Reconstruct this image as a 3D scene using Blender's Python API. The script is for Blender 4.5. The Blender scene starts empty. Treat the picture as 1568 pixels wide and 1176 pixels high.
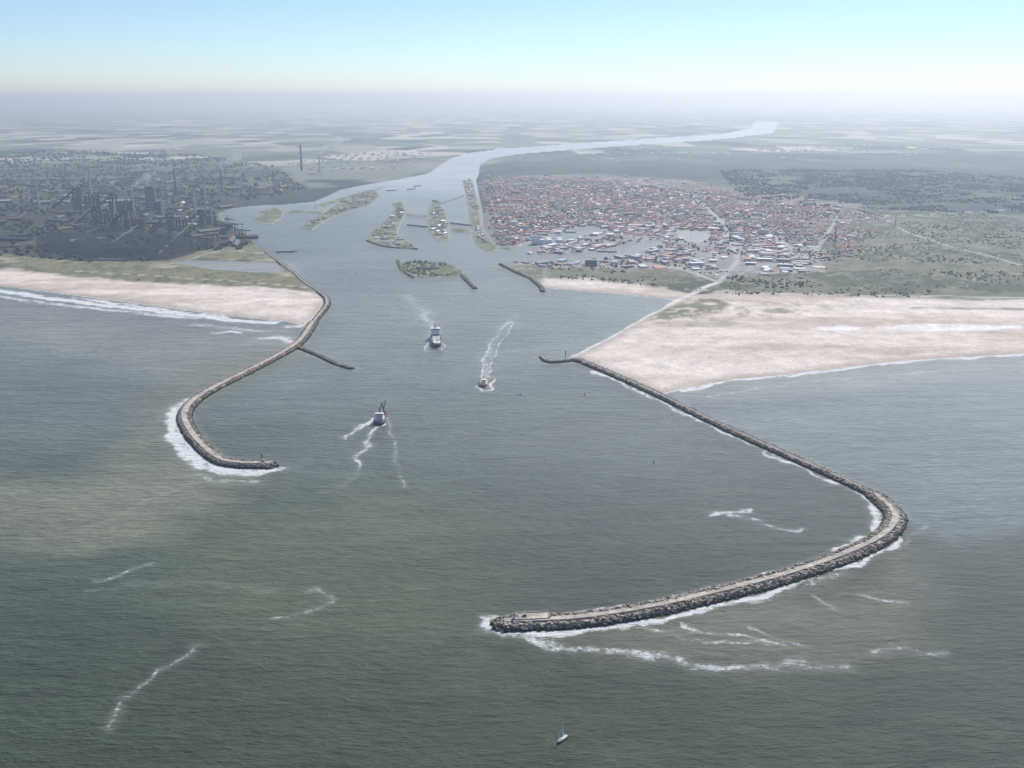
import bpy, math, numpy as np
from mathutils import Vector
rng=np.random.default_rng(7)
H=540.0; F=1500.0; CX,CY=784.0,588.0; VH=150.0
P=math.atan((CY-VH)/F); SP,CP=math.sin(P),math.cos(P)
def survey(pts):
    """rectify the traced aerial survey onto the flat ground, result in metres"""
    a=np.array(pts,float); dx=(a[:,0]-CX)/F; dy=(CY-a[:,1])/F
    ry=CP+dy*SP; rz=-SP+dy*CP
    t=H/(-rz)
    return np.stack([dx*t,ry*t],1)
S=bpy.context.scene
# ---------------------------------------------------------------- helpers
def link(o,parent=None):
    S.collection.objects.link(o)
    if parent: o.parent=parent
    return o
def empty(name,loc=(0,0,0),rz=0):
    e=bpy.data.objects.new(name,None); e.location=loc; e.rotation_euler=(0,0,rz); return link(e)
def mesh_np(name,V,loops,totals,mats,mi=None,smooth=False,parent=None,attrs=None):
    m=bpy.data.meshes.new(name)
    V=np.asarray(V,np.float32); m.vertices.add(len(V)); m.vertices.foreach_set('co',V.ravel())
    loops=np.asarray(loops,np.int32).ravel(); totals=np.asarray(totals,np.int32)
    m.loops.add(len(loops)); m.loops.foreach_set('vertex_index',loops)
    m.polygons.add(len(totals))
    st=np.concatenate([[0],np.cumsum(totals)[:-1]]).astype(np.int32)
    m.polygons.foreach_set('loop_start',st)
    try: m.polygons.foreach_set('loop_total',totals)
    except Exception: pass
    for k in mats: m.materials.append(k)
    if mi is not None: m.polygons.foreach_set('material_index',np.asarray(mi,np.int32))
    m.polygons.foreach_set('use_smooth',np.full(len(totals),smooth))
    if attrs:
        for k,(ty,d) in attrs.items():
            at=m.attributes.new(k,ty,'POINT')
            at.data.foreach_set('color' if ty=='FLOAT_COLOR' else 'value',np.asarray(d,np.float32).ravel())
    m.update(calc_edges=True); m.validate()
    return link(bpy.data.objects.new(name,m),parent)
def instanced(name,tv,tf,pos,scl,rot,mats,tmi=None,imat=None,jit=0,parent=None,smooth=False):
    tv=np.array(tv,float); N=len(pos); n=len(tv)
    V=np.repeat(tv[None],N,0)
    if jit: V=V*(1+rng.uniform(-jit,jit,(N,n,3)))
    V=V*scl[:,None,:]
    c,s=np.cos(rot)[:,None],np.sin(rot)[:,None]
    X=V[:,:,0]*c-V[:,:,1]*s; Y=V[:,:,0]*s+V[:,:,1]*c
    V=np.stack([X,Y,V[:,:,2]],2)+pos[:,None,:]
    fl=np.concatenate([np.array(f) for f in tf]); ft=np.array([len(f) for f in tf])
    loops=(fl[None]+np.arange(N)[:,None]*n).ravel(); tot=np.tile(ft,N)
    mi=None
    if tmi is not None: mi=imat[:,np.array(tmi)].ravel()
    elif imat is not None: mi=np.repeat(imat,len(tf))
    return mesh_np(name,V.reshape(-1,3),loops,tot,mats,mi,smooth,parent)
BOXV=[(-.5,-.5,0),(.5,-.5,0),(.5,.5,0),(-.5,.5,0),(-.5,-.5,1),(.5,-.5,1),(.5,.5,1),(-.5,.5,1)]
BOXF=[(0,3,2,1),(4,5,6,7),(0,1,5,4),(1,2,6,5),(2,3,7,6),(3,0,4,7)]
GABV=[(-.5,-.5,0),(.5,-.5,0),(.5,.5,0),(-.5,.5,0),(-.5,-.5,.6),(.5,-.5,.6),(.5,.5,.6),(-.5,.5,.6),(-.5,0,1),(.5,0,1)]
GABF=[(0,3,2,1),(0,1,5,4),(2,3,7,6),(1,2,6,9,5),(3,0,4,8,7),(4,5,9,8),(6,7,8,9)]
g=(1+5**.5)/2
ICOV=np.array([(-1,g,0),(1,g,0),(-1,-g,0),(1,-g,0),(0,-1,g),(0,1,g),(0,-1,-g),(0,1,-g),(g,0,-1),(g,0,1),(-g,0,-1),(-g,0,1)])/math.sqrt(1+g*g)
ICOF=[(0,11,5),(0,5,1),(0,1,7),(0,7,10),(0,10,11),(1,5,9),(5,11,4),(11,10,2),(10,7,6),(7,1,8),(3,9,4),(3,4,2),(3,2,6),(3,6,8),(3,8,9),(4,9,5),(2,4,11),(6,2,10),(8,6,7),(9,8,1)]
class MB:
    def __init__(s): s.v=[];s.f=[];s.m=[]
    def add(s,v,f,m=0):
        b=len(s.v); s.v+= [tuple(x) for x in v]; s.f+=[tuple(i+b for i in q) for q in f]; s.m+=[m]*len(f)
    def box(s,c,d,m=0,rz=0):
        co,si=math.cos(rz),math.sin(rz); v=[]
        for x,y,z in BOXV:
            X,Y=x*d[0],y*d[1]; v.append((c[0]+X*co-Y*si,c[1]+X*si+Y*co,c[2]+z*d[2]))
        s.add(v,BOXF,m)
    def cyl(s,c,r0,r1,h,m=0,n=14):
        v=[(c[0]+r*math.cos(6.28318*i/n),c[1]+r*math.sin(6.28318*i/n),c[2]+z) for r,z in((r0,0),(r1,h)) for i in range(n)]
        f=[(i,(i+1)%n,n+(i+1)%n,n+i) for i in range(n)]+[tuple(range(n,2*n)),tuple(range(n-1,-1,-1))]
        s.add(v,f,m)
    def beam(s,a,b,w,m=0):
        a,b=Vector(a),Vector(b); d=(b-a).normalized(); u=d.cross(Vector((0,0,1)))
        if u.length<.01:u=Vector((1,0,0))
        u.normalize(); k=d.cross(u); w/=2
        v=[p+u*sx*w+k*sy*w for p in(a,b) for sx,sy in((-1,-1),(1,-1),(1,1),(-1,1))]
        s.add(v,[(0,1,2,3),(7,6,5,4),(0,4,5,1),(1,5,6,2),(2,6,7,3),(3,7,4,0)],m)
    def obj(s,name,mats,parent=None):
        fl=[i for q in s.f for i in q]
        return mesh_np(name,s.v,fl,[len(q) for q in s.f],mats,s.m,False,parent)
# ---------------------------------------------------------------- numpy noise
def h2(ix,iy,sd):
    n=(ix*374761393+iy*668265263+sd*974634777)&0xffffffff
    n=((n^(n>>13))*1274126177)&0xffffffff
    return ((n^(n>>16))&0xffff)/65535.0
def vn(x,y,s,sd=0):
    x=x/s;y=y/s; xi=np.floor(x).astype(np.int64);yi=np.floor(y).astype(np.int64)
    fx=x-xi;fy=y-yi; fx=fx*fx*(3-2*fx);fy=fy*fy*(3-2*fy)
    a=h2(xi,yi,sd);b=h2(xi+1,yi,sd);c=h2(xi,yi+1,sd);d=h2(xi+1,yi+1,sd)
    return (a*(1-fx)+b*fx)*(1-fy)+(c*(1-fx)+d*fx)*fy
def fbm(x,y,s,sd=0,o=4):
    r=0;a=.5;t=0
    for i in range(o): r=r+a*vn(x,y,s/2**i,sd+i);t+=a;a*=.55
    return r/t
def sdpoly(x,y,poly):
    d=np.full(x.shape,1e18); ins=np.zeros(x.shape,bool)
    for i in range(len(poly)):
        ax,ay=poly[i];bx,by=poly[(i+1)%len(poly)]
        ex,ey=bx-ax,by-ay; wx,wy=x-ax,y-ay
        t=np.clip((wx*ex+wy*ey)/(ex*ex+ey*ey+1e-9),0,1)
        d=np.minimum(d,(wx-ex*t)**2+(wy-ey*t)**2)
        if ay!=by:
            c=((ay>y)!=(by>y))&(x<ex*(y-ay)/ey+ax); ins^=c
    d=np.sqrt(d); return np.where(ins,d,-d)
def dline(x,y,pts):
    d=np.full(x.shape,1e18)
    for i in range(len(pts)-1):
        ax,ay=pts[i];bx,by=pts[i+1]
        ex,ey=bx-ax,by-ay; wx,wy=x-ax,y-ay
        t=np.clip((wx*ex+wy*ey)/(ex*ex+ey*ey+1e-9),0,1)
        d=np.minimum(d,(wx-ex*t)**2+(wy-ey*t)**2)
    return np.sqrt(d)
def smooth(p,step=6.0):
    p=np.array(p,float); q=np.vstack([2*p[0]-p[1],p,2*p[-1]-p[-2]]); out=[]
    for i in range(1,len(q)-2):
        n=max(2,int(np.linalg.norm(q[i+1]-q[i])/step))
        for k in range(n):
            t=k/n
            out.append(.5*((2*q[i])+(-q[i-1]+q[i+1])*t+(2*q[i-1]-5*q[i]+4*q[i+1]-q[i+2])*t*t+(-q[i-1]+3*q[i]-3*q[i+1]+q[i+2])*t**3))
    out.append(q[-2]); return np.array(out)
def sst(a,b,x):
    t=np.clip((x-a)/(b-a),0,1); return t*t*(3-2*t)
# ---------------------------------------------------------------- map data
L0=np.vstack([survey([(-900,320),(-400,385),(113,452),(250,470),(350,483),(440,492),(464,497),(480,485),(503,460),(880,548),(940,574),(1010,603),(1060,592),(1130,580),(1200,574),(1290,563),(1380,553),(1453,548),(1568,541),(1900,522)]),
   [(60000,4200),(200000,4200),(200000,200000),(-200000,200000),(-200000,9000)]])
W0=survey([(505,460),(488,446),(470,434),(440,405),(412,388),(388,372),(365,350),(342,337),(332,328),(350,320),(390,315),(440,313),(480,309),(500,301),(520,291),(560,283),(610,275),(655,266),(672,255),(690,243),(715,235),(760,229),(850,222),(1000,212),(1110,205),(1150,196),(1155,187),(1192,187),(1185,203),(1110,212),(1000,220),(900,227),(800,235),(750,243),(735,252),(733,268),(729,276),(738,320),(741,350),(752,368),(765,381),(783,384),(800,376),(850,360),(900,346),(920,348),(916,355),(860,371),(812,383),(800,390),(850,391),(920,386),(985,371),(1012,369),(1012,377),(950,394),(880,401),(800,401),(770,404),(766,407),(790,418),(812,428),(832,440),(900,446),(960,451),(1020,457),(1035,460),(990,485),(930,520),(876,545),(866,620),(480,560)])
PONDS=[survey([(262,402),(290,398),(425,403),(438,418),(400,418),(330,414)]),survey([(1035,352),(1080,355),(1090,362),(1070,372),(1040,365)])]
ISL=[survey(p) for p in [
 [(458,350),(470,340),(495,327),(520,309),(545,298),(575,291),(583,300),(570,313),(530,325),(500,338),(478,353)],
 [(562,369),(568,355),(590,338),(605,320),(598,312),(617,309),(624,325),(613,345),(609,358),(641,380),(625,383),(590,377)],
 [(655,356),(654,330),(660,310),(675,307),(685,330),(691,350),(689,368),(670,371)],
 [(708,276),(723,275),(735,318),(739,350),(752,368),(766,382),(745,388),(726,372),(719,340),(713,300)],
 [(388,337),(395,325),(420,317),(436,322),(433,335),(415,344),(395,343)],
 [(434,321),(497,324),(497,328),(434,326)],
 [(622,326),(656,330),(656,334),(620,331)],[(686,348),(722,352),(722,358),(688,356)],[(480,315),(560,292),(600,284),(560,297),(482,322)],
 [(608,410),(615,402),(640,400),(670,401),(700,407),(713,415),(705,424),(670,427),(632,425),(614,418)],
 [(766,405),(790,407),(835,408),(835,428),(832,436),(812,426),(790,417)]]]
def land_sd(x,y):
    s=sdpoly(x,y,L0); s=np.minimum(s,-sdpoly(x,y,W0))
    for p in PONDS: s=np.minimum(s,-sdpoly(x,y,p))
    for p in ISL: s=np.maximum(s,sdpoly(x,y,p))
    return s
SAND=[survey(p) for p in [
 [(-900,306),(-300,377),(113,426),(300,438),(440,446),(503,452),(515,462),(480,510),(350,500),(113,480),(-900,340)],
 [(1120,452),(1453,460),(1568,462),(1900,468),(1900,540),(1453,580),(1020,625),(866,550),(1045,453)],
 [(832,427),(900,430),(1000,441),(1060,452),(1030,466),(832,450)]]]
DUNEG=survey([(1240,330),(1350,325),(1900,340),(1900,468),(1453,460),(1120,453),(1050,446),(1000,440),(840,427),(840,410),(1000,412),(1240,422)])
TOWN=survey([(742,274),(900,268),(1050,278),(1150,294),(1320,316),(1350,335),(1265,390),(1100,372),(1000,350),(830,358),(760,372),(748,340)])
PORT=survey([(790,362),(900,340),(1000,345),(1100,345),(1200,365),(1260,385),(1262,420),(1100,428),(1040,415),(850,412),(780,406),(780,385)])
FOREST=survey([(738,256),(800,240),(950,234),(1300,236),(1900,228),(1900,338),(1350,325),(1240,318),(1100,296),(900,278),(760,272)])
STEEL=survey([(-700,240),(100,232),(300,238),(420,255),(470,290),(380,312),(335,326),(368,352),(388,374),(380,383),(250,404),(113,403),(-250,372),(-700,310)])
DUNEL=survey([(-900,290),(-300,355),(113,403),(255,401),(330,382),(388,374),(410,388),(440,405),(480,440),(503,455),(300,438),(113,426),(-300,378),(-900,308)])
COAL=survey([(60,362),(150,352),(215,352),(300,362),(330,375),(300,388),(250,402),(150,398),(60,392)])
SPITG=survey([(995,490),(1020,474),(1060,459),(1095,460),(1118,468),(1095,480),(1060,486),(1030,491)])
# ---------------------------------------------------------------- LOD grid
ang=np.concatenate([np.linspace(math.radians(60),math.radians(38.5),60,endpoint=False), np.linspace(math.radians(38.5),math.radians(.9),640,endpoint=False), np.geomspace(math.radians(.9),math.radians(.2),40)])
ys=H/np.tan(ang); ys=np.concatenate([np.linspace(-6000,280,50),ys])
us=np.concatenate([-np.geomspace(2.5,.585,60,endpoint=False),np.linspace(-.585,.585,900),np.geomspace(.585,2.5,61)[1:]])
X=us[None,:]*np.maximum(np.abs(ys)*1.02,700)[:,None]; Y=np.repeat(ys[:,None],len(us),1)
nr,nc=X.shape; x=X.ravel(); y=Y.ravel()
idx=np.arange(nr*nc).reshape(nr,nc)
Q=np.stack([idx[:-1,:-1],idx[:-1,1:],idx[1:,1:],idx[1:,:-1]],-1).reshape(-1,4)
sd0=land_sd(x,y)
sd=sd0+(fbm(x,y,70,3,3)-.5)*14*sst(0,60,np.abs(sd0)+20)
sandm=np.zeros(x.shape)
for p in SAND: sandm=np.maximum(sandm,sst(-14,14,sdpoly(x,y,p)+(fbm(x,y,60,9)-.5)*60))
def msk(poly,w=20,n=60,s=120,seed=5): return sst(-w,w,sdpoly(x,y,poly)+(fbm(x,y,s,seed)-.5)*n)
n1=fbm(x,y,900,11,4); n2=fbm(x,y,140,21,4); n3=fbm(x,y,30,31,3)
col=np.zeros((len(x),3))
def paint(m,c):
    global col
    col=col*(1-m[:,None])+np.asarray(c)*m[:,None]
paint(np.ones(len(x)),(.20,.21,.16))
paint(sst(.48,.56,n1),(.05,.065,.05))
urb=sst(.54,.62,fbm(x,y,1500,41,4))*sst(5500,7000,y); paint(urb,(.34,.31,.29))
fo=msk(FOREST,60,300,600); paint(fo*.95,(.055,.07,.06)); paint(fo*sst(.52,.66,n2)*.5,(.14,.14,.11)); paint(fo*sst(.58,.7,n1)*.5,(.17,.18,.13))
dg=msk(DUNEG); paint(dg,(.185,.18,.12)); paint(dg*sst(.48,.6,n2)*.8,(.085,.10,.058)); paint(dg*sst(.56,.7,n3)*.55,(.31,.29,.23))
tn=msk(TOWN,40,160,200); paint(tn,(.26,.24,.21)); paint(tn*sst(.5,.6,n2)*.7,(.095,.11,.068))
pt=msk(PORT,15,20); paint(pt,(.32,.30,.285)); paint(pt*sst(.5,.62,n2)*.35,(.17,.175,.13)); paint(pt*sst(.6,.68,n3)*.5,(.46,.43,.41))
stl=msk(STEEL,40,150,300); paint(stl,(.062,.057,.05)); paint(stl*sst(.46,.58,n2)*.8,(.04,.052,.032)); paint(stl*sst(.62,.72,n3)*.5,(.20,.17,.15))
bl=sst(.5,.6,fbm(x*.5,y,260,131,3)); paint(stl*bl*sst(5200,6500,y)*.7,(.165,.17,.115))
co=msk(COAL,15,40); paint(co,(.02,.021,.028))
dl=msk(DUNEL,10,25); paint(dl,(.22,.205,.12)); paint(dl*sst(.5,.62,n3)*.7,(.10,.12,.058)); paint(dl*sst(.56,.72,n2)*.7,(.44,.39,.30))
for p in ISL:
    d=sdpoly(x,y,p); m=sst(-20,0,d); paint(m,(.30,.285,.245)); paint(m*sst(3,14,d)*sst(.36,.48,n3),(.15,.17,.09))
wet=1-sst(2,45,sd0)
dry=np.array([.70,.595,.51])
paint(sandm,dry); paint(sandm*sst(.45,.7,n2)*.4,(.59,.49,.41))
streak=fbm(x*.25+y*.06,y*1.5,110,77,4); mot=fbm(x*.7,y,60,177,5)
paint(sandm*sst(.54,.64,streak)*.6,(.50,.40,.325)); paint(sandm*sst(.50,.40,streak)*.45,(.80,.71,.63))
paint(sandm*sst(.54,.66,mot)*.3,(.44,.36,.29))
paint(sandm*wet*.8,(.44,.36,.295))
sg=msk(SPITG,10,40,50); paint(sg*.9*sst(.35,.5,n3),(.17,.175,.10))
tuft=sst(.56,.62,fbm(x,y,22,211,3))*msk(survey([(960,500),(1045,458),(1200,462),(1300,472),(1150,490),(1050,505)]),30,80); paint(tuft*.5,(.25,.24,.17))
for p,c,m0 in [([(1165,478),(1195,473),(1215,478),(1190,482)],(.22,.22,.15),.7),([(1245,503),(1290,499),(1320,504),(1290,511)],(.80,.77,.75),.8),([(1350,504),(1410,498),(1568,500),(1568,506),(1400,509)],(.80,.77,.75),.8),([(1395,472),(1568,474),(1568,477),(1400,474)],(.10,.11,.08),.7),([(1000,494),(1100,492),(1160,497),(1110,503),(1030,501)],(.33,.29,.22),.5)]:
    paint(msk(survey(p),8,26,40)*m0,c)
ROADS=[([(876,545),(930,517),(990,483),(1045,457),(1100,437)],9,(.66,.62,.56)),([(1050,447),(1160,452),(1453,458),(1568,459)],6,(.5,.47,.42)),
 ([(850,412),(1000,408),(1040,412),(1100,437)],9,(.42,.41,.39)),([(1100,437),(1130,400),(1110,345),(1060,300),(950,275)],9,(.42,.41,.39)),([(1370,350),(1400,362),(1453,380),(1568,410)],7,(.44,.43,.40)),
 ([(1100,415),(1240,400),(1280,340),(1568,322)],8,(.38,.38,.36)),([(760,345),(850,325),(1000,320),(1160,345),(1240,400)],8,(.38,.37,.35)),
 ([(110,380),(240,345),(330,335)],8,(.24,.23,.22)),([(0,300),(200,318),(330,322)],10,(.24,.23,.22)),([(505,462),(470,437),(438,408),(410,389)],5,(.45,.42,.38)),([(250,408),(340,386),(405,389)],6,(.42,.39,.33)),([(113,418),(300,430),(470,442)],4,(.45,.41,.34))]
for p,w,c in ROADS: paint(1-sst(w*.6,w*1.5,dline(x,y,survey(p))),c)
hz=np.minimum(sd*np.where(sandm>.3,.045,.45),3.0); hz=np.maximum(hz,-8)
inl=sst(10,90,sd)
hz=hz+inl*(dl*7*n3+dg*9*n2+fo*14*n2+co*26*np.maximum(0,fbm(x,y,110,51,2)-.38)*2+sg*4*n3)+np.where(sd>0,(n3-.5)*.6*inl,0)
A=np.ones((len(x),4)); A[:,:3]=np.clip(col,0,1)
fieldm=sst(7500,9500,y)*(1-fo*.8)
# ---------------------------------------------------------------- water attributes
BWN=[(408,388),(440,411),(470,436),(501,461),(480,495),(456,527),(400,560),(340,590),(302,612),(283,635),(290,660),(310,685),(335,705),(362,712),(414,714)]
BWNB=[(455,532),(490,546),(515,558),(539,565)]
BWS=[(829,548),(843,555),(880,552),(900,558),(1000,602),(1100,651),(1200,696),(1290,736),(1340,760),(1367,785),(1368,806),(1340,831),(1280,858),(1200,885),(1100,911),(1000,934),(900,950),(830,955),(772,957)]
W=[(p,w,s) for p,w,s in [
 ([(-400,390),(-100,432),(113,462),(200,472),(280,481),(340,489),(420,494)],18,1.05),
 ([(-100,440),(113,470),(200,478),(300,488)],16,.84),([(113,456),(250,474),(350,486)],10,.9),([(330,511),(350,508),(365,510)],10,.85),([(400,518),(430,516),(452,526)],18,.75),([(440,500),(470,498)],16,.85),([(300,497),(380,506),(450,508)],14,.7),
 ([(285,612),(262,628),(258,645),(268,668),(282,688),(305,712),(350,722),(395,724),(424,716)],15,.88),([(275,640),(283,670),(305,700),(340,716),(420,719)],7,1.05),
 ([(320,598),(300,606),(270,622)],9,.8),([(300,728),(330,735),(400,738)],12,.6),
 ([(150,886),(190,879),(212,872),(240,861)],5,.68),([(135,904),(160,900)],3,.6),([(425,946),(465,938),(485,928),(503,915),(495,908),(480,904)],5,.64),
 ([(308,984),(295,998),(275,1014),(240,1029),(232,1043),(212,1058),(192,1072),(186,1090),(172,1112)],5,.63),([(297,734),(265,750),(225,765),(180,790),(120,812)],3,.5),([(180,900),(300,893),(430,903)],8,.36),
 ([(1092,790),(1115,786),(1145,784)],6,.78),([(1125,790),(1145,796),(1172,799)],6,.76),([(1175,806),(1200,808),(1222,811)],5,.74),
 ([(762,945),(754,956),(762,970),(800,979),(860,990),(940,1000),(1000,1007),(1040,1019),(1100,1025)],8,.76),([(1100,1025),(1160,1018),(1230,1014),(1290,1018)],8,.64),
 ([(755,950),(760,966),(790,974),(830,974),(900,966),(1000,950),(1100,928),(1200,901),(1300,866),(1350,840),(1378,812)],7,.92),
 ([(960,962),(1050,974),(1120,985),(1180,988)],8,.6),([(1050,955),(1120,970),(1200,988)],5,.68),([(1238,911),(1262,920),(1282,931)],5,.7),([(1320,911),(1350,918),(1388,922)],3.5,.7),([(1330,1007),(1370,1000),(1440,995)],6,.6),
 ([(1120,925),(1200,912),(1300,880)],10,.56),([(1375,835),(1400,815),(1420,808)],4,.55),([(800,965),(1000,975),(1200,940)],28,.40),([(1150,960),(1200,978),(1230,990)],5,.6),
 ([(1265,736),(1310,752),(1336,770),(1345,792),(1335,815),(1310,832)],8,.95),([(1310,832),(1250,858),(1150,885),(1000,925),(860,942)],3.5,.76),
 ([(905,566),(1000,610),(1100,660),(1200,705),(1265,736)],5,.82),([(1150,675),(1200,700)],4,.9),
 ([(1040,600),(1060,595),(1130,582),(1200,576),(1300,563),(1380,554),(1453,549),(1568,542),(1800,529)],9,.95),([(1080,607),(1200,588),(1453,566)],8,.58),
 ([(666,512),(660,495),(650,480),(635,465),(622,452)],20,.6),([(660,525),(656,538)],4,.8),([(677,525),(681,537)],4,.8),
 ([(741,578),(744,555),(752,530),(765,505),(790,480)],13,.62),([(732,590),(736,597),(748,597),(752,580)],4,.85),([(737,578),(738,560),(745,540),(760,512)],3,.8),([(748,576),(752,556),(764,530),(785,495)],3,.75),
 ([(574,644),(556,650),(540,660),(525,672)],7,.84),([(571,656),(560,672),(548,700),(543,718)],6,.7),([(597,640),(600,670),(608,710),(619,748)],3.5,.58),([(567,640),(580,652),(596,640)],5,.9),([(543,718),(520,745),(490,755)],6,.46),
 ([(850,1133),(862,1137),(870,1135)],1.5,.6)]]
foam=np.zeros(len(x))
wxx=x+(fbm(x,y,40,61,3)-.5)*34; wyy=y+(fbm(x,y,40,71,3)-.5)*34
brk=.72+.5*fbm(x,y,55,301,3)
for p,w,s in W:
    p=survey(p); lo=p.min(0)-80;hi=p.max(0)+80
    k=np.where((x>lo[0])&(x<hi[0])&(y>lo[1])&(y<hi[1]))[0]
    kx=(wxx if w>3.6 else (x+wxx)/2)[k]; ky=(wyy if w>3.6 else (y+wyy)/2)[k]
    d=dline(kx,ky,p); foam[k]=np.maximum(foam[k],s*brk[k]*np.exp(-(d/(w*1.35))**2))
for c in (BWN,BWS,BWNB):
    p=survey(c); d=dline(x,y,p); foam=np.maximum(foam,.52*brk*np.exp(-(np.maximum(d-12,0)/10)**2))
foam=np.maximum(foam,.85*sandm*np.exp(-(sd/10)**2))
wc=np.zeros((len(x),3))
def wp(m,c):
    global wc
    wc=wc*(1-m[:,None])+np.asarray(c)*m[:,None]
wp(np.ones(len(x)),(.050,.066,.036))
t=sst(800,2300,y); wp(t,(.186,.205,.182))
wp(sst(4200,7500,y),(.46,.48,.48))  # distant canal water: bright sky reflection painted into the base colour
def wm(p,w,n=120,s=300): return sst(-w,w,sdpoly(x,y,survey(p))+(fbm(x,y,s,91)-.5)*n)
wp(wm([(-300,740),(115,725),(200,660),(235,610),(260,560),(380,530),(470,500),(460,540),(300,610),(285,640),(330,705),(430,715),(400,760),(250,830),(-300,860)],60,220,220)*.75,(.20,.195,.125))
wp(wm([(-900,330),(113,470),(450,500),(440,530),(240,575),(113,540),(-300,480)],40,100)*.65,(.27,.25,.205))
wp(wm([(300,800),(600,740),(820,800),(760,930),(720,1000),(800,1060),(520,1000),(300,900)],90,200)*.6,(.115,.13,.062))
wp(wm([(770,965),(1000,950),(1200,900),(1380,830),(1460,900),(1450,1020),(1150,1050),(900,1000)],40,120,200)*.65,(.18,.165,.11))
wp(wm([(880,560),(1000,610),(1290,745),(1370,800),(1460,830),(1900,760),(1900,520),(1453,545),(1060,595),(1010,598)],30,40)*.7,(.18,.205,.205))
wp(wm([(1010,600),(1060,590),(1453,545),(1900,522),(1900,560),(1453,585),(1100,615)],30,40)*.5,(.32,.285,.235))
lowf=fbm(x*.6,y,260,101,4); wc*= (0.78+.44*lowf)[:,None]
pd=np.zeros(len(x))
for p in PONDS: pd=np.maximum(pd,sst(-60,-30,sdpoly(x,y,p)))
wp(pd*.8,(.32,.30,.26))
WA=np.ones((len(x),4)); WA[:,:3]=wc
# ---------------------------------------------------------------- materials
class NT:
    def __init__(s,name):
        s.m=bpy.data.materials.new(name); s.m.use_nodes=True; s.t=s.m.node_tree; s.t.nodes.clear()
        s.out=s.n('ShaderNodeOutputMaterial')
    def n(s,t,**k):
        o=s.t.nodes.new(t)
        for a,b in k.items(): setattr(o,a,b)
        return o
    def l(s,a,b): s.t.links.new(a,b)
    def pr(s):
        p=s.n('ShaderNodeBsdfPrincipled'); s.l(p.outputs[0],s.out.inputs[0]); return p
    def pos(s,sc,rot=0):
        tc=s.n('ShaderNodeTexCoord'); mp=s.n('ShaderNodeMapping'); mp.inputs['Scale'].default_value=sc if isinstance(sc,tuple) else (sc,)*3
        mp.inputs['Rotation'].default_value=(0,0,rot); s.l(tc.outputs['Object'],mp.inputs[0]); return mp.outputs[0]
    def noise(s,v,detail=4,rough=.55,scale=1):
        o=s.n('ShaderNodeTexNoise'); o.inputs['Scale'].default_value=scale;o.inputs['Detail'].default_value=detail;o.inputs['Roughness'].default_value=rough
        s.l(v,o.inputs['Vector']); return o.outputs[0]
    def mth(s,op,a,b=0,c=0,clamp=False):
        o=s.n('ShaderNodeMath',operation=op,use_clamp=clamp)
        for i,q in enumerate((a,b,c)):
            if hasattr(q,'links'): s.l(q,o.inputs[i])
            else: o.inputs[i].default_value=q
        return o.outputs[0]
    def mr(s,v,a,b,c=0,d=1,sm=False):
        o=s.n('ShaderNodeMapRange'); 
        if sm:o.interpolation_type='SMOOTHSTEP'
        s.l(v,o.inputs[0])
        for i,q in zip((1,2,3,4),(a,b,c,d)): o.inputs[i].default_value=q
        return o.outputs[0]
    def mix(s,f,a,b,bt='MIX'):
        o=s.n('ShaderNodeMix',data_type='RGBA',blend_type=bt)
        for i,q in zip((0,6,7),(f,a,b)):
            if hasattr(q,'links'): s.l(q,o.inputs[i])
            elif i==0:o.inputs[0].default_value=q
            else:o.inputs[i].default_value=tuple(q)+(1,)
        return o.outputs[2]
    def attr(s,n): 
        o=s.n('ShaderNodeAttribute'); o.attribute_name=n; return o
def simple(name,c,r=.8,var=.25,sc=.2,metal=0):
    k=NT(name); p=k.pr(); v=k.noise(k.pos(sc),4,.6)
    f=k.mr(v,.3,.7,1-var,1+var); cb=k.n('ShaderNodeCombineColor')
    for i in range(3): k.l(k.mth('MULTIPLY',f,c[i]),cb.inputs[i])
    k.l(cb.outputs[0],p.inputs['Base Color']); p.inputs['Roughness'].default_value=r; p.inputs['Metallic'].default_value=metal
    return k.m
# ground
k=NT('ground_cover'); p=k.pr(); a=k.attr('gcol')
v1=k.noise(k.pos(.02),6,.65); v2=k.noise(k.pos(.15),5,.7)
fct=k.mth('MULTIPLY',k.mr(v1,.3,.7,.8,1.2),k.mr(v2,.3,.7,.8,1.2))
mm=k.n('ShaderNodeVectorMath',operation='SCALE'); k.l(a.outputs['Color'],mm.inputs[0]); k.l(fct,mm.inputs['Scale'])
vo=k.n('ShaderNodeTexVoronoi'); vo.inputs['Scale'].default_value=1; k.l(k.pos((.0022,.0014,.002),.5),vo.inputs['Vector'])
sepc=k.n('ShaderNodeSeparateColor'); k.l(vo.outputs['Color'],sepc.inputs[0])
cr=k.n('ShaderNodeValToRGB'); k.l(sepc.outputs[0],cr.inputs[0]); e=cr.color_ramp; e.interpolation='CONSTANT'
e.elements[0].color=(.16,.19,.12,1); e.elements[1].position=.3; e.elements[1].color=(.40,.39,.30,1)
for q,c in((.5,(.045,.06,.045,1)),(.65,(.62,.57,.48,1)),(.8,(.18,.20,.145,1))):
    z=e.elements.new(q); z.color=c
fm=k.attr('field')
cc=k.mix(k.mth('MULTIPLY',fm.outputs['Fac'],.72),mm.outputs[0],cr.outputs[0])
k.l(cc,p.inputs['Base Color']); p.inputs['Roughness'].default_value=.95; p.inputs['Specular IOR Level'].default_value=.1
bp=k.n('ShaderNodeBump'); bp.inputs['Strength'].default_value=.5; bp.inputs['Distance'].default_value=2; k.l(v2,bp.inputs['Height']); k.l(bp.outputs[0],p.inputs['Normal'])
MG=k.m
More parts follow.
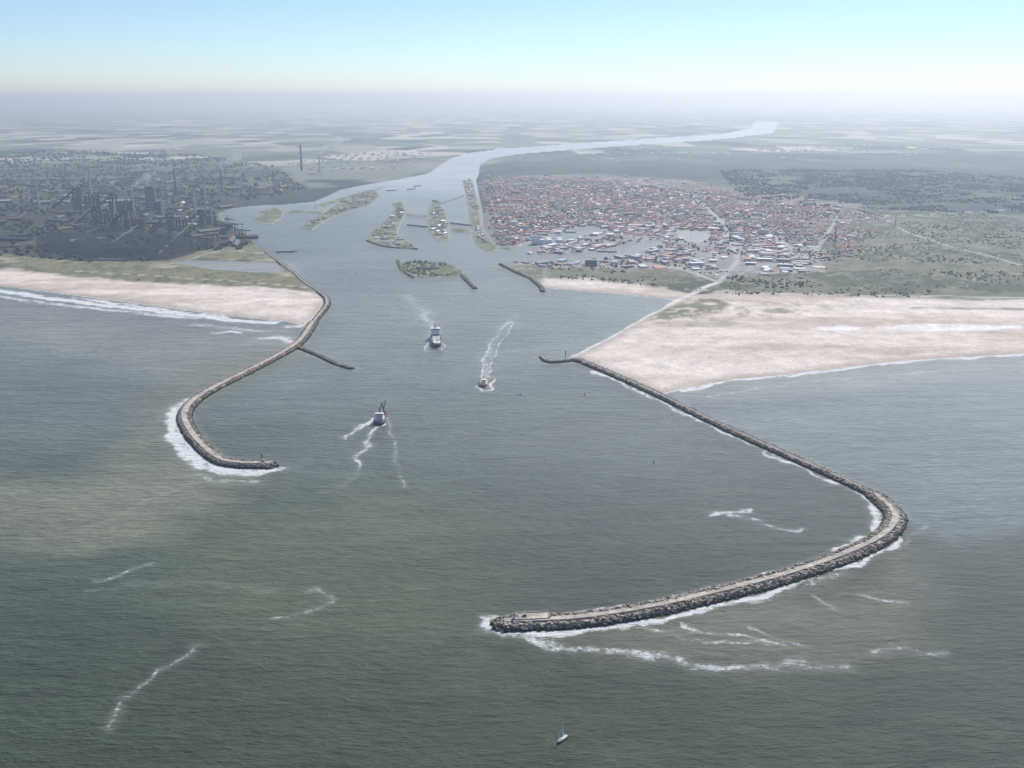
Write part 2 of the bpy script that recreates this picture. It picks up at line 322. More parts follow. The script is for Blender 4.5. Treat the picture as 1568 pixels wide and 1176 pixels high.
# water
k=NT('sea_water_surface'); p=k.pr(); a=k.attr('wcol'); fo_=k.attr('foam')
sw=k.noise(k.pos((.010,.040,.02),math.radians(-14)),5,.6)
ch=k.noise(k.pos((.05,.15,.1),math.radians(-22)),6,.65)
fi=k.noise(k.pos((.25,.5,.3),math.radians(-8)),4,.6)
gust=k.noise(k.pos((.0022,.006,.004),math.radians(-12)),4,.6)
hgt=k.mth('ADD',k.mth('MULTIPLY',sw,3.2),k.mth('ADD',k.mth('MULTIPLY',ch,2.4),k.mth('MULTIPLY',fi,.6)))
bp=k.n('ShaderNodeBump'); bp.inputs['Strength'].default_value=1.0; bp.inputs['Distance'].default_value=2.0; k.l(hgt,bp.inputs['Height'])
fac=k.mth('MULTIPLY',k.mr(ch,.3,.7,.70,1.30),k.mth('MULTIPLY',k.mr(gust,.3,.7,.84,1.16),k.mr(sw,.3,.7,.80,1.20)))  # swell and chop noise also put the waves' light variation into the colour
vm=k.n('ShaderNodeVectorMath',operation='SCALE'); k.l(a.outputs['Color'],vm.inputs[0]); k.l(fac,vm.inputs['Scale'])
fn=k.noise(k.pos(.07),8,.75); fn2=k.noise(k.pos((.25,.5,.4),-.3),5,.65)
nn=k.mth('ADD',k.mth('MULTIPLY',fn,.6),k.mth('MULTIPLY',fn2,.4))
nn=k.mr(nn,.32,.68,0,1)
ff=k.mth('ADD',k.mth('MULTIPLY',fo_.outputs['Fac'],.85),k.mth('MULTIPLY',nn,.62))
fm_=k.mr(ff,.74,1.06,0,1,True)
soft=k.mth('MULTIPLY',k.mr(fo_.outputs['Fac'],.05,1.0),.32)
c0=k.mix(soft,vm.outputs[0],(.44,.45,.40))
cc=k.mix(k.mth('MULTIPLY',fm_,.92),c0,(.80,.80,.78))
k.l(cc,p.inputs['Base Color']); k.l(k.mr(fm_,0,1,.32,.9),p.inputs['Roughness']); p.inputs['IOR'].default_value=1.33
k.l(bp.outputs[0],p.inputs['Normal']); MWA=k.m
# rock
k=NT('armour_rock'); p=k.pr(); ge=k.n('ShaderNodeNewGeometry'); 
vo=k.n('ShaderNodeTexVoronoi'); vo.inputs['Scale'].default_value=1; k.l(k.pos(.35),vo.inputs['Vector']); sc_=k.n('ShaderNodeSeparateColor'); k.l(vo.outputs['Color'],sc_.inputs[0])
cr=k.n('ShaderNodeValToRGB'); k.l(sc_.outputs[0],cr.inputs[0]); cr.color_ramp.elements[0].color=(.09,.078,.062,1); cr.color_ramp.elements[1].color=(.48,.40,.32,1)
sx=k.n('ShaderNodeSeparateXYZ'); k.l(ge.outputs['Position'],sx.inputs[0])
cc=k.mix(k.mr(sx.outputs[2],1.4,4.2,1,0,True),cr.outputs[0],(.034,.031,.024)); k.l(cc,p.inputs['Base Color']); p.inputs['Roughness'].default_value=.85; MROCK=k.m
MCONC=simple('breakwater_concrete',(.43,.375,.31),.85,.45,.1)
MWHITE=simple('white_paint',(.76,.76,.75),.5,.06); MGREY=simple('grey_roofing',(.32,.31,.33),.7,.3,.05); MLIGHT=simple('light_roofing',(.54,.53,.52),.6,.25,.04)
MBLUE=simple('blue_cladding',(.18,.24,.38),.6,.15); MRED=simple('red_roof_tiles',(.55,.26,.18),.85,.3,.06); MBROWN=simple('brown_roof_tiles',(.38,.24,.18),.85,.3,.06)
MWALL=simple('brick_wall',(.42,.33,.26),.9,.2,.1); MPALE=simple('pale_wall',(.60,.57,.52),.85,.15,.1); MDARK=simple('dark_steel',(.045,.045,.048),.6,.3,.1); MRUST=simple('rusty_plate',(.13,.085,.06),.8,.4,.08)
MSHED=simple('sheeting_dark_grey',(.10,.092,.088),.7,.3,.05)
MNAVY=simple('hull_paint_dark',(.03,.04,.06),.4,.15); MREDP=simple('red_paint',(.45,.05,.03),.45,.1); MDECK=simple('deck_paint',(.28,.16,.11),.7,.2); MGLASS=simple('window_glass',(.02,.03,.04),.1,.1); MSAIL=simple('sail_cloth',(.82,.81,.79),.8,.05); MCREAM=simple('cream_paint',(.55,.45,.22),.5,.1)
MGREEN=simple('green_paint',(.04,.22,.10),.5,.1); MSTACK=simple('stack_concrete',(.50,.48,.46),.8,.15,.05)
k=NT('tree_foliage'); p=k.pr(); v=k.noise(k.pos(.06),5,.7); cr=k.n('ShaderNodeValToRGB'); k.l(v,cr.inputs[0]); cr.color_ramp.elements[0].position=.35;cr.color_ramp.elements[1].position=.65
cr.color_ramp.elements[0].color=(.045,.06,.034,1);cr.color_ramp.elements[1].color=(.12,.135,.07,1); k.l(cr.outputs[0],p.inputs['Base Color']); p.inputs['Roughness'].default_value=.95;p.inputs['Specular IOR Level'].default_value=.1; MTREE=k.m
# ---------------------------------------------------------------- ground + sea
mesh_np('ground',np.stack([x,y,hz],1),Q,np.full(len(Q),4),[MG],None,True,None,{'gcol':('FLOAT_COLOR',A),'field':('FLOAT',fieldm)})
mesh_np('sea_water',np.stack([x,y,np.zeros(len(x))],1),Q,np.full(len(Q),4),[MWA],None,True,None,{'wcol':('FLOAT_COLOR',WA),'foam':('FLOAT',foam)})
# ---------------------------------------------------------------- breakwaters
def breakwater(c,bw,cw,h,rock=1.7,side=1,headr=1.1,paved=True,rwf=.5):
    E=empty('breakwater'); p=smooth(survey(c),6)
    t=np.gradient(p,axis=0); t/=np.linalg.norm(t,axis=1)[:,None]; nrm=np.stack([-t[:,1],t[:,0]],1); n=len(p)
    prof=[(-bw,-5),(-cw,h),(cw,h),(bw,-5)]
    V=np.concatenate([np.column_stack([p+nrm*o,np.full(n,z)]) for o,z in prof])
    f=[]
    for j in range(3):
        for i in range(n-1): f.append((j*n+i,(j+1)*n+i,(j+1)*n+i+1,j*n+i+1))
    f+= [(0,n,2*n,3*n),(n-1,2*n-1,3*n-1,4*n-1)]
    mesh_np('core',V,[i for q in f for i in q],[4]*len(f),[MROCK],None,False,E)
    if paved:
        rw=cw*rwf; prof=[(-rw,h-.5),(-rw,h+.7),(rw-1.2,h+.7),(rw-1.2,h+1.8),(rw,h+1.8),(rw,h-.5)]
        prof=[(o*side,z) for o,z in prof]
        V=np.concatenate([np.column_stack([p+nrm*o,np.full(n,z)]) for o,z in prof]); f=[]
        for j in range(5):
            for i in range(n-1): f.append((j*n+i,(j+1)*n+i,(j+1)*n+i+1,j*n+i+1))
        mesh_np('crown_road',V,[i for q in f for i in q],[4]*len(f),[MCONC],None,False,E)
    L=n*6; N=int(L*bw*2/(rock*rock*2.0))
    ii=rng.uniform(0,n-1.001,N); i0=ii.astype(int); fr=(ii-i0)[:,None]
    pp=p[i0]*(1-fr)+p[i0+1]*fr; nv=nrm[i0]
    o=rng.uniform(.0,1,N)**.9; off=(cw*rwf*.9+(bw*1.02-cw*rwf*.9)*(o if paved else rng.uniform(-.6,1,N)))*rng.choice([-1,1],N)
    z=np.where(np.abs(off)<cw,h,h-(np.abs(off)-cw)/(bw-cw)*(h+5))
    kp=z>-2.2; pp,nv,off,z=pp[kp],nv[kp],off[kp],z[kp]
    P3=np.column_stack([pp+nv*off[:,None],z-.3+rng.uniform(-.4,.5,len(z))])
    for e_ in (p[-1],p[0]):
        M=int(bw*bw*3.1/(rock*rock*2.0)); r=bw*headr*np.sqrt(rng.uniform(0,1,M)); aa=rng.uniform(0,6.283,M)
        zz=np.where(r<cw,h,h-(r-cw)/(bw-cw)*(h+5)); kk=zz>-2.2
        P3=np.vstack([P3,np.column_stack([e_[0]+r*np.cos(aa),e_[1]+r*np.sin(aa),zz-.8])[kk]])
    M=len(P3); sc=rng.uniform(.5,1.6,(M,3))*rock*1.15
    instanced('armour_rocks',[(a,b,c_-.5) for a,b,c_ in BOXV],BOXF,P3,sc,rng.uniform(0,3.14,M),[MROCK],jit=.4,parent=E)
    return E,p
breakwater(BWN[:5],13,6,4.2,1.8)
breakwater(BWN[4:],17,8.5,5,2.0,side=-1,rwf=.6)
breakwater(BWNB,9,4,3.2,1.9,paved=False)
breakwater(BWS[2:9],15,6.5,4.5,2.0,side=1,rwf=.42)
breakwater(BWS[8:],19,10,5.2,2.0,side=1,rwf=.46)
breakwater(BWS[:3][::-1],9,4.5,3.2,1.9)
breakwater([(706,421),(715,430),(727,442)],9,4,4,2.4,paved=False)
breakwater([(632,425),(615,414),(609,400)],7,3,3,2.4,paved=False)
breakwater([(766,405),(790,417),(812,427),(828,440),(831,447)],10,4,4,2.4,paved=False)
breakwater([(562,369),(590,378),(639,382)],6,3,3,2.4,paved=False)
def light_tower(uv,h,mat,z=5.5):
    q=survey([uv])[0]; E=empty('harbour_light_tower',(q[0],q[1],z)); b=MB()
    b.cyl((0,0,0),3.2,3.0,1.5,0,16); b.obj('plinth',[MCONC],E)
    b=MB(); b.cyl((0,0,1.5),1.6,1.2,h*.4,0); b.cyl((0,0,1.5+h*.4),1.2,1.05,h*.3,1); b.cyl((0,0,1.5+h*.7),2.0,2.0,.4,1); b.cyl((0,0,1.9+h*.7),.9,.9,h*.2,2); b.cyl((0,0,1.9+h*.9),1.1,.1,h*.12,1); b.obj('tower',[MWHITE,mat,MGLASS],E)
light_tower((402,713),12,MGREEN); light_tower((788,955),6,MCONC,5.8); light_tower((866,550),14,MGREY,4)
def platform(uv,l,w,z,rz):
    q=survey([uv])[0]; b=MB(); E=empty('breakwater_head_platform',(q[0],q[1],z),rz)
    b.box((0,0,0),(l,w,1.9)); b.obj('slab',[MCONC],E)
    b=MB(); b.box((0,w/2-.4,1.9),(l,.8,1)); b.box((l/2-.4,0,1.9),(.8,w-1.7,1)); b.obj('parapet',[MCONC],E)
    b=MB(); b.box((-l*.2,0,1.9),(4,2.6,2.2)); b.box((-l*.2,0,4.1),(4.6,3.2,.3),1); b.box((-l*.2,-1.32,2.2),(1,.08,1.6),2); b.obj('equipment_hut',[MCONC,MGREY,MDARK],E)
platform((814,951),38,13,5.0,.1); platform((408,713),18,9,5.0,.05)
# ---------------------------------------------------------------- scatter
def sample(poly,n,clear=12):
    lo=poly.min(0);hi=poly.max(0); q=rng.uniform(lo,hi,(n,2)); k=(sdpoly(q[:,0],q[:,1],poly)>0)&(land_sd(q[:,0],q[:,1])>clear); return q[k]
def rows(poly,dx,dy,ang,drop,clear=14,seed=0,hole=.3,soft=60,ymax=1e9):
    c=poly.mean(0); R=np.linalg.norm(poly-c,axis=1).max(); a=np.arange(-R,R,dx); b=np.arange(-R,R,dy); G=np.stack(np.meshgrid(a,b),-1).reshape(-1,2)
    cell=fbm(G[:,0],G[:,1],500,seed,2); an=ang+np.round((cell-.5)*8)*.35
    q=np.stack([G[:,0]*math.cos(ang)-G[:,1]*math.sin(ang),G[:,0]*math.sin(ang)+G[:,1]*math.cos(ang)],1)+c
    q+=rng.uniform(-.18,.18,q.shape)*[dx,dy]
    k=(rng.uniform(0,1,len(q))>drop)&(sdpoly(q[:,0],q[:,1],poly)>5-soft+2*soft*fbm(q[:,0],q[:,1],250,seed+9,3))
    k&=(vn(q[:,0],q[:,1],180,seed+3)>hole)&(q[:,1]<ymax)
    q,an=q[k],an[k]; k=land_sd(q[:,0],q[:,1])>clear
    for p,w,c in ROADS[:8]: k&=dline(q[:,0],q[:,1],survey(p))>w+10
    return q[k],an[k]
def buildings(name,q,an,l,w,h,gable,roofs,rw,walls=(6,7)):
    mats=[MRED,MBROWN,MGREY,MLIGHT,MWHITE,MBLUE,MWALL,MPALE,MDARK,MRUST,MSHED]; N=len(q)
    sc=np.column_stack([rng.uniform(*l,N),rng.uniform(*w,N),rng.uniform(*h,N)])
    P3=np.column_stack([q,np.full(N,2.2)]); rf=rng.choice(roofs,N,p=np.array(rw)/sum(rw)); wl=rng.choice(walls,N)
    rot=an+rng.choice([0,math.pi/2],N)
    if gable: instanced(name,GABV,GABF,P3,sc,rot,mats,[0,0,0,0,0,1,1],np.stack([wl,rf],1))
    else: instanced(name,BOXV,BOXF,P3,sc,rot,mats,[0,1,0,0,0,0],np.stack([wl,rf],1))
q,a=rows(TOWN,32,35,.3,.15,seed=3,hole=.22,soft=250); buildings('town_houses',q,a,(15,32),(9,13),(7,10),True,[0,1,2,3],[5.5,2.8,1.2,1.2],(6,6,7))
q,a=rows(TOWN,150,150,.3,.55,seed=8,soft=100); buildings('town_flats',q,a,(30,60),(12,18),(12,24),False,[2,3],[1,1.5],(6,7))
q,a=rows(PORT,56,50,-.25,.25,seed=5,hole=.16,soft=30); buildings('port_warehouses',q,a,(20,58),(14,30),(5,10),False,[2,3,4,5,0,1],[3,3.5,.7,.4,1.2,1.2],(7,2,6,6))
q,a=rows(PORT,34,32,-.25,.4,seed=6,hole=.25,soft=30); buildings('port_sheds',q,a,(10,24),(7,13),(4,8),True,[0,1,2,3,4],[4,2.2,2,2,.6])
q,a=rows(STEEL,120,105,.2,.5,seed=7,clear=25,hole=.35,ymax=6900); k=sdpoly(q[:,0],q[:,1],COAL)<-10; q,a=q[k],a[k]; buildings('steelworks_sheds',q,a,(40,160),(18,40),(8,18),True,[2,8,9,3,10],[1.2,3.5,3.5,.3,4.5],(8,9,10))
q,a=rows(STEEL,130,130,.2,.88,seed=12,clear=25,ymax=6500); k=sdpoly(q[:,0],q[:,1],COAL)<-10; q,a=q[k],a[k]; buildings('steelworks_blocks',q,a,(10,24),(10,22),(18,38),False,[2,8,9,10],[1,3,3,4],(8,9,10))
VIL=survey([(600,262),(470,262),(440,250),(520,235),(680,232)]); q,a=rows(VIL,80,85,.1,.35,seed=15); buildings('village_houses',q,a,(20,45),(12,20),(8,14),True,[0,2,3,4],[2,2,2,1])
FAR=survey([(760,236),(1000,226),(1453,222),(1453,238),(1100,246),(800,250)]); q,a=rows(FAR,150,150,.1,.4,seed=16,hole=.5); buildings('village_houses',q,a,(30,70),(14,24),(8,16),True,[0,2,3,4],[2,1,2,1])
for i,p in enumerate(ISL[:4]):
    q=sample(p,900,18)[:26]; buildings('lock_buildings' ,q,np.full(len(q),.4+i*.3),(14,34),(9,14),(6,12),True,[0,2,3,4],[1,1,1,1])
def tanks(c,n,sp,r):
    b=MB(); q=survey([c])[0]
    for i in range(n):
        px,py=q[0]+(i%3)*sp,q[1]+(i//3)*sp
        b.cyl((px,py,2),r,r,r*.9,0,18); b.cyl((px,py,2+r*.9),r,.5,r*.18,0,18)
    b.obj('storage_tanks',[MWHITE])
tanks((840,372),5,42,13)
def trees(name,poly,n,s=(5,9),thr=.45,seed=2,lift=0):
    q=sample(poly,n,15); k=fbm(q[:,0],q[:,1],160,seed,3)>thr; q=q[k]; N=len(q)
    zz=np.full(N,3.5+lift); r=rng.uniform(*s,N)
    P3=np.concatenate([np.column_stack([q+rng.normal(0,.45,(N,2))*r[:,None],zz+r*(.55+.3*j)]) for j in range(3)])
    sc=np.concatenate([np.column_stack([r*f,r*f,r*f*.85]) for f in(.85,.7,.55)])
    instanced(name,ICOV,ICOF,P3,sc,rng.uniform(0,6,len(P3)),[MTREE],jit=.3)
trees('dune_shrubs',DUNEG,22000,(1.5,4.5),.48,lift=1)
trees('town_trees',TOWN,7000,(3,5.5),.47)
trees('port_trees',PORT,2000,(3,5),.54)
trees('woodland',survey([(1130,300),(1240,318),(1350,325),(1700,336),(1700,285),(1400,262),(1100,262)]),13000,(4,8),.46,lift=4)
trees('steelworks_trees',STEEL,18000,(6,11),.46)
trees('dune_grass_clumps',DUNEL,5000,(1.5,3.5),.5)
for i in (0,1,9): trees('island_shrubs',ISL[i],600,(1.5,3.0),.5)
# ---------------------------------------------------------------- steelworks landmarks
def at(uv,z=2.0): q=survey([uv])[0]; return (q[0],q[1],z)
E=empty('power_station_tower',at((233,322)),.1); b=MB(); b.box((0,0,0),(46,36,108)); b.box((0,0,108),(34,28,8)); b.box((42,0,0),(37,44,44)); b.obj('boiler_house',[MSHED],E)
b=MB(); 
for i in range(11): b.box((0,-18.1,8+i*9),(36,.3,2.2)); 
b.obj('window_bands',[MSTACK],E)
b=MB(); b.cyl((12,0,116),3,2.4,34); b.obj('flue',[MSTACK],E)
def chimney(uv,h,r,m=None):
    r=r*.85; E=empty('factory_chimney',at(uv)); b=MB(); b.cyl((0,0,0),r,r*.66,h,0); b.cyl((0,0,h),r*.74,r*.74,h*.03,1); b.obj('stack',[m or MSTACK,MREDP],E)
for i,(uv,h,r) in enumerate([((155,338),125,7),((178,345),105,6),((206,332),130,7),((125,330),130,7),((300,335),125,7),((316,325),145,8),((462,262),190,11),((490,265),130,9),((372,300),110,7),((340,295),140,8),((140,300),150,9),((60,320),140,8),((270,300),150,8),((250,340),95,6),((325,345),75,5),((1278,375),60,4),((1370,350),60,4)]):
    chimney(uv,h,r,MSTACK if i%3 else MSHED)
def furnace(uv,s=1.,rz=0.):
    E=empty('blast_furnace',at(uv),rz); b=MB(); b.cyl((0,0,0),9*s,7*s,26*s,0); b.cyl((0,0,26*s),7*s,4*s,14*s,0); b.cyl((0,0,40*s),2.5*s,2.5*s,16*s,0); b.obj('furnace',[MRUST],E)
    b=MB()
    for sx in(-1,1):
        for sy in(-1,1): b.beam((sx*12*s,sy*12*s,0),(sx*10*s,sy*10*s,58*s),2.2*s)
    for z in(15,30,45,58):
        for q in((-1,-1,1,-1),(1,-1,1,1),(1,1,-1,1),(-1,1,-1,-1)): b.beam((q[0]*11.5*s,q[1]*11.5*s,z*s),(q[2]*11.5*s,q[3]*11.5*s,z*s),1.8*s)
    b.obj('frame',[MDARK],E)
    b=MB(); b.beam((-70*s,0,2),(-2,0,56*s),5*s); b.obj('skip_conveyor',[MDARK],E)
    b=MB()
    for i in range(4): b.cyl((22*s+i*11*s,0,0),4.5*s,4.5*s,34*s,0); b.cyl((22*s+i*11*s,0,34*s),4.5*s,1*s,4*s,0)
    b.obj('hot_stoves',[MRUST],E)
furnace((150,347),1.5,.2); furnace((195,352),1.4,-.2); furnace((262,352),1.2,.1); furnace((120,318),1.7,.3); furnace((310,344),1.1,0); furnace((175,325),1.5,.5)
def crane(uv,rz,s=1.):
    E=empty('quay_crane',at(uv),rz); b=MB()
    for sx in(-8,8):
        for sy in(-8,8): b.beam((sx*s,sy*s,0),(sx*s,sy*s,30*s),1.8*s)
    b.beam((-8*s,-8*s,30*s),(-8*s,8*s,30*s),1.8*s);b.beam((8*s,-8*s,30*s),(8*s,8*s,30*s),1.8*s)
    b.obj('portal_legs',[MDARK],E); b=MB(); b.beam((0,-45*s,34*s),(0,30*s,34*s),3*s); b.beam((0,0,34*s),(0,4*s,50*s),1.6*s); b.beam((0,4*s,50*s),(0,-42*s,35*s),.8*s); b.obj('boom',[MDARK],E)
    b=MB(); b.box((0,12*s,31*s),(8*s,12*s,7*s)); b.obj('machine_house',[MGREY],E)
for uv,rz in [((372,366),1.),((360,356),1.2),((350,348),.8),((330,372),.4),((300,385),0.3)]: crane(uv,rz,1.)
b=MB()
for pth in ([(150,390),(215,352)],[(240,395),(300,345)],[(115,365),(200,340)]):
    a_,c_=survey(pth); b.beam((a_[0],a_[1],8),(c_[0],c_[1],26),4)
    for t in np.linspace(.1,1,8): pq=a_*(1-t)+c_*t; b.beam((pq[0],pq[1],2),(pq[0],pq[1],8+18*t),1.5)
b.obj('coal_conveyors',[MSHED])
E=empty('blue_office_building',at((905,410)),-.1); b=MB(); b.box((0,0,0),(40,16,24)); b.obj('walls',[MBLUE],E); b=MB(); [b.box((0,-8.1,3+i*5),(36,.2,1.8)) for i in range(4)]; b.obj('windows',[MGLASS],E); b=MB(); b.box((0,0,24),(41,17,.8)); b.obj('roof',[MGREY],E)
E=empty('cold_store_building',at((820,374)),.2); b=MB(); b.box((0,0,0),(30,20,30)); b.box((24,0,0),(17.9,20,16)); b.obj('walls',[MWHITE],E); b=MB(); b.box((0,0,30),(31,21,.8)); b.obj('roof',[MGREY],E)
E=empty('island_fort',at((655,412),5)); b=MB()
for i in range(10):
    a_=i/10*6.283; b.box((34*math.cos(a_),24*math.sin(a_),0),(20,5,5),0,a_+1.57)
b.obj('ring_casemates',[MWALL],E); b=MB(); b.cyl((0,0,0),10,9,5,0); b.cyl((0,0,5),6,5,2,0); b.obj('turret',[MCONC],E)
b=MB()
for a_,c_ in (((624,345),(654,348)),((690,342),(722,346)),((676,312),(710,300))):
    p0,p1=survey([a_,c_]); b.beam((p0[0],p0[1],2),(p1[0],p1[1],2),9)
b.obj('lock_gates',[MGREY])
# ---------------------------------------------------------------- ships
def hull(E,L,B,D,fr,mat,mdeck,sheer=1.2,full=.35):
    n=22; V=[];F_=[]
    st=np.linspace(-L/2,L/2,n)
    for xx in st:
        t=(xx+L/2)/L
        hb=B/2*min(1,.72+.28*min(1,t/.12))*(1 if t<1-full else math.sqrt(max(0,1-((t-(1-full))/full)**2.2)))
        hb=max(hb,.08); zt=fr+sheer*max(0,(t-.6)/.4)**2*fr*.4
        V+=[(xx- (.04*L if t>.95 else 0),-hb*.35,-D),(xx-(.02*L if t>.95 else 0),-hb*.9,0),(xx,-hb,zt),(xx,hb,zt),(xx-(.02*L if t>.95 else 0),hb*.9,0),(xx-(.04*L if t>.95 else 0),hb*.35,-D)]
    m=[]
    for i in range(n-1):
        for j in range(5): F_.append((i*6+j,(i+1)*6+j,(i+1)*6+j+1,i*6+j+1)); m.append(1 if j==2 else 0)
    F_.append((0,1,2,3,4,5)); m.append(0)
    b=MB(); b.v=V; b.f=F_; b.m=m; b.obj('hull',[mat,mdeck],E)
    b=MB()
    for i in range(n-1):
        for j in(2,3):
            a_,c_=V[i*6+j],V[(i+1)*6+j]; b.beam((a_[0],a_[1],a_[2]+.5),(c_[0],c_[1],c_[2]+.5),max(.25,B*.015))
    b.obj('bulwark',[mat],E)
def face(uvA,uvB):
    a_,c_=survey([uvA,uvB]); return math.atan2(c_[1]-a_[1],c_[0]-a_[0])
q=at((668,524),0); E=empty('cargo_ship',q,face((666,510),(670,540))); hull(E,110,24,3,7,MNAVY,MDECK)
b=MB(); b.box((-36,0,7),(24,21,8)); b.box((-37,0,15),(20,19,6)); b.box((-36,0,21),(14,22,4)); b.box((-38,0,25),(7,9,2)); b.obj('superstructure',[MWHITE],E)
b=MB(); b.box((-28.9,0,22.2),(.3,20,1.6)); [b.box((-23.9,0,9+i*3),(.3,18,1)) for i in range(2)]; b.obj('bridge_windows',[MGLASS],E)
b=MB(); b.cyl((-45,0,21),3,2.6,9,0); b.obj('funnel',[MREDP],E)
b=MB(); [b.box((-14+i*17,0,7),(14,17,3.2)) for i in range(4)]; b.obj('hatch_covers',[MLIGHT],E)
b=MB(); b.beam((50,0,8),(50,0,22),1); b.beam((-36,0,27),(-36,0,36),.8); b.beam((-36,-4,32),(-36,4,32),.6); b.beam((12,9,7),(12,9,22),1.6);b.beam((12,9,21),(32,7,17),1.2); b.obj('masts_and_crane',[MCREAM],E)
b=MB(); b.box((47,0,8.4),(14,12,3)); b.obj('forecastle',[MWHITE],E)
q=at((741,588),0); E=empty('fishing_trawler',q,face((743,570),(740,600))); hull(E,48,15,2,3.5,MDECK,MCREAM,1.8)
b=MB(); b.box((2,0,3.5),(14,9,4)); b.box((3,0,7.5),(9,8,3.4)); b.obj('wheelhouse',[MWHITE],E); b=MB(); b.box((7.6,0,8.6),(.3,7.2,1.4)); b.obj('windows',[MGLASS],E)
b=MB(); b.beam((-3,0,7),(-3,0,17),.8); b.beam((-16,-4,3),(-16,-4,11),.8);b.beam((-16,4,3),(-16,4,11),.8);b.beam((-16,-4,11),(-16,4,11),.8);b.beam((-3,0,15),(-15,0,10),.4);b.beam((12,0,4),(12,0,12),.6); b.obj('mast_and_gantry',[MCREAM],E)
b=MB(); b.box((-9,0,3.5),(6,7,1.4)); b.obj('net_hatch',[MRUST],E)
q=at((583,643),0); E=empty('dredging_vessel',q,face((579,655),(589,628))); hull(E,58,20,2.5,4.5,MNAVY,MRUST,1.5)
b=MB(); b.box((-14,0,4.5),(17,15,5.5)); b.box((-14,0,10),(13,13,4)); b.box((-14,0,14),(9,14,3.4)); b.obj('superstructure',[MWHITE],E)
b=MB(); b.box((-18.7,0,14.9),(.3,10,1.5)); b.box((-20.7,0,11.2),(.3,8,1.2)); b.box((-22.7,0,6.6),(.3,10,1.2)); b.obj('windows',[MGLASS],E)
b=MB(); b.cyl((-9,4,14),1.5,1.3,6,0,10); b.cyl((-9,-4,14),1.5,1.3,6,0,10); b.obj('funnels',[MCREAM],E)
b=MB()
for sy in(-6,6): b.beam((14,sy,4.5),(22,0,24),1.1); b.beam((4,sy,4.5),(22,0,24),.9)
b.beam((6,-2,8),(30,-6,26),1.4); b.beam((22,0,24),(30,-6,26),.5); b.beam((-14,0,17),(-14,0,27),.7); b.obj('crane_frame',[MRUST],E)
b=MB(); b.box((4,0,4.5),(12,11,3)); b.obj('hopper_coaming',[MRUST],E)
def sail(uv,s=1.,rz=0.):
    E=empty('sailing_boat',at(uv,0),rz); hull(E,11*s,3.2*s,.6,1.1*s,MNAVY,MPALE,1.,.6)
    b=MB(); b.box((.3*s,0,1.1*s),(3.6*s,1.8*s,.6*s)); b.obj('cabin',[MWHITE],E)
    b=MB(); b.cyl((.8*s,0,1.*s),.14*s,.09*s,13.5*s,0,8); b.beam((.8*s,0,2.2*s),(-3.8*s,-.9*s,2.3*s),.2*s); b.obj('mast_and_boom',[MGREY],E)
    for nm,A_,B_,C_ in (('mainsail',(.7,0,2.4),(-3.8,-.9,2.5),(.75,0,14)),('jib',(5.2,0,1.5),(1.2,-.9,2.2),(.95,0,12))):
        A_,B_,C_=[Vector(q)*s for q in(A_,B_,C_)]; V=[];F_=[];n=8
        for i in range(n+1):
            t=i/n
            for j in range(n+1):
                w=j/n; pt_=(A_.lerp(B_,w)).lerp(C_,t); pt_.y-= .55*s*math.sin(math.pi*w)*(1-t)*.9+.15*s*math.sin(math.pi*t); V.append(tuple(pt_))
        for i in range(n):
            for j in range(n): a0=i*(n+1)+j; F_.append((a0,a0+1,a0+n+2,a0+n+1))
        b=MB(); b.add(V,F_,0); b.obj(nm,[MSAIL],E)
sail((861,1133),1.25,math.radians(-130)); sail((797,604),1.,math.radians(60))
def buoy(uv,m,s=1.):
    E=empty('navigation_buoy',at(uv,0)); b=MB(); b.cyl((0,0,-.5),2*s,2*s,1.6*s,0); b.cyl((0,0,1.1*s),1.2*s,.4*s,3.4*s,0); b.cyl((0,0,4.5*s),.7*s,.1*s,1.2*s,0); b.obj('float_and_cage',[m],E)
buoy((895,605),MREDP,.9); buoy((1001,709),MGREEN,.9); buoy((798,664),MWHITE,1.2); buoy((455,386),MRUST,1.2)
for uv,rz in [((438,386),.1),((600,292),.5),((640,285),.9),((850,389),-.1),((930,386),-.1),((870,356),-.25),((630,290),.8)]:
    E=empty('moored_barge',at(uv,0),rz); hull(E,70,11,1,3,MDARK,MRUST,.3,.15); b=MB(); b.box((-27,0,3),(10,8,4)); b.obj('wheelhouse',[MWHITE],E); b=MB(); b.box((5,0,3),(42,8,1.6)); b.obj('hatches',[MGREY],E)
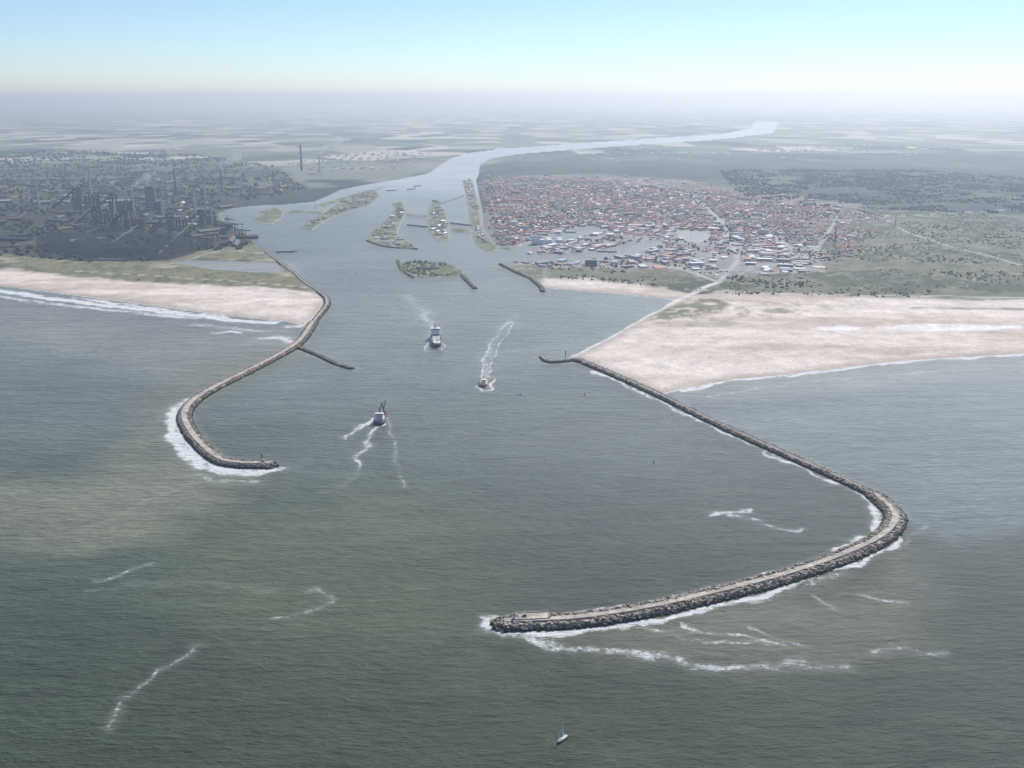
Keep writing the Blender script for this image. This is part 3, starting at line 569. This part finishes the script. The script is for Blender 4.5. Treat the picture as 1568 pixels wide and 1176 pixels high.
# ---------------------------------------------------------------- smoke and haze (participating media)
def vol(name,c,d,an=0.):
    k=bpy.data.materials.new(name); k.use_nodes=True; t=k.node_tree; t.nodes.clear(); o=t.nodes.new('ShaderNodeOutputMaterial'); v=t.nodes.new('ShaderNodeVolumeScatter')
    v.inputs['Color'].default_value=c+(1,); v.inputs['Density'].default_value=d; v.inputs['Anisotropy'].default_value=an; t.links.new(v.outputs[0],o.inputs['Volume']); return k
HM=vol('haze_air',(.74,.86,1.0),1/15000,.5)
b=MB(); b.box((0,70000,-30),(400000,180000,760)); b.obj('haze',[HM])
SM=vol('smoke_vapour',(1,1,1),.016,.5)
def smoke(uv,h0,n,dx,dz,r0,r1):
    q=at(uv,0); t=np.linspace(0,1,n); P3=np.column_stack([q[0]+dx*t**1.3+rng.normal(0,1,n)*r0*.5,q[1]+rng.normal(0,1,n)*r0*.5,h0+dz*t]); r=r0+(r1-r0)*t
    instanced('smoke_plume',ICOV,ICOF,P3,np.column_stack([r*1.2,r,r]),rng.uniform(0,6,n),[SM],jit=.25)
smoke((228,312),110,24,140,200,14,34); smoke((340,295),140,12,110,70,12,28); smoke((490,265),130,12,150,100,16,40); smoke((206,332),130,10,80,60,9,22)
# ---------------------------------------------------------------- light, world, camera
EL,AZ=math.radians(43),math.radians(28)
sun=bpy.data.lights.new('sun','SUN'); sun.energy=5.0; sun.angle=math.radians(.5); sun.color=(1,.975,.935); so=link(bpy.data.objects.new('sun',sun))
d=Vector((math.sin(AZ)*math.cos(EL),math.cos(AZ)*math.cos(EL),math.sin(EL))); so.rotation_euler=d.to_track_quat('Z','Y').to_euler(); so.location=(0,0,800)
w=bpy.data.worlds.new("World"); S.world=w; w.use_nodes=True; t=w.node_tree; bg=t.nodes['Background']; sk=t.nodes.new('ShaderNodeTexSky'); sk.sky_type='NISHITA'; sk.sun_disc=False
sk.sun_elevation=EL; sk.sun_rotation=AZ; sk.altitude=500; sk.air_density=1.0; sk.dust_density=0.0; sk.ozone_density=7; t.links.new(sk.outputs[0],bg.inputs[0]); bg.inputs[1].default_value=.125
cam=bpy.data.cameras.new('camera'); cam.sensor_width=36; cam.lens=F/1568*36; cam.clip_start=5; cam.clip_end=400000
c=link(bpy.data.objects.new('camera',cam)); c.location=(0,0,H); c.rotation_euler=(math.pi/2-P,0,0); S.camera=c
S.view_settings.view_transform='Standard'
try: S.view_settings.look='None'
except Exception: pass
S.view_settings.exposure=0
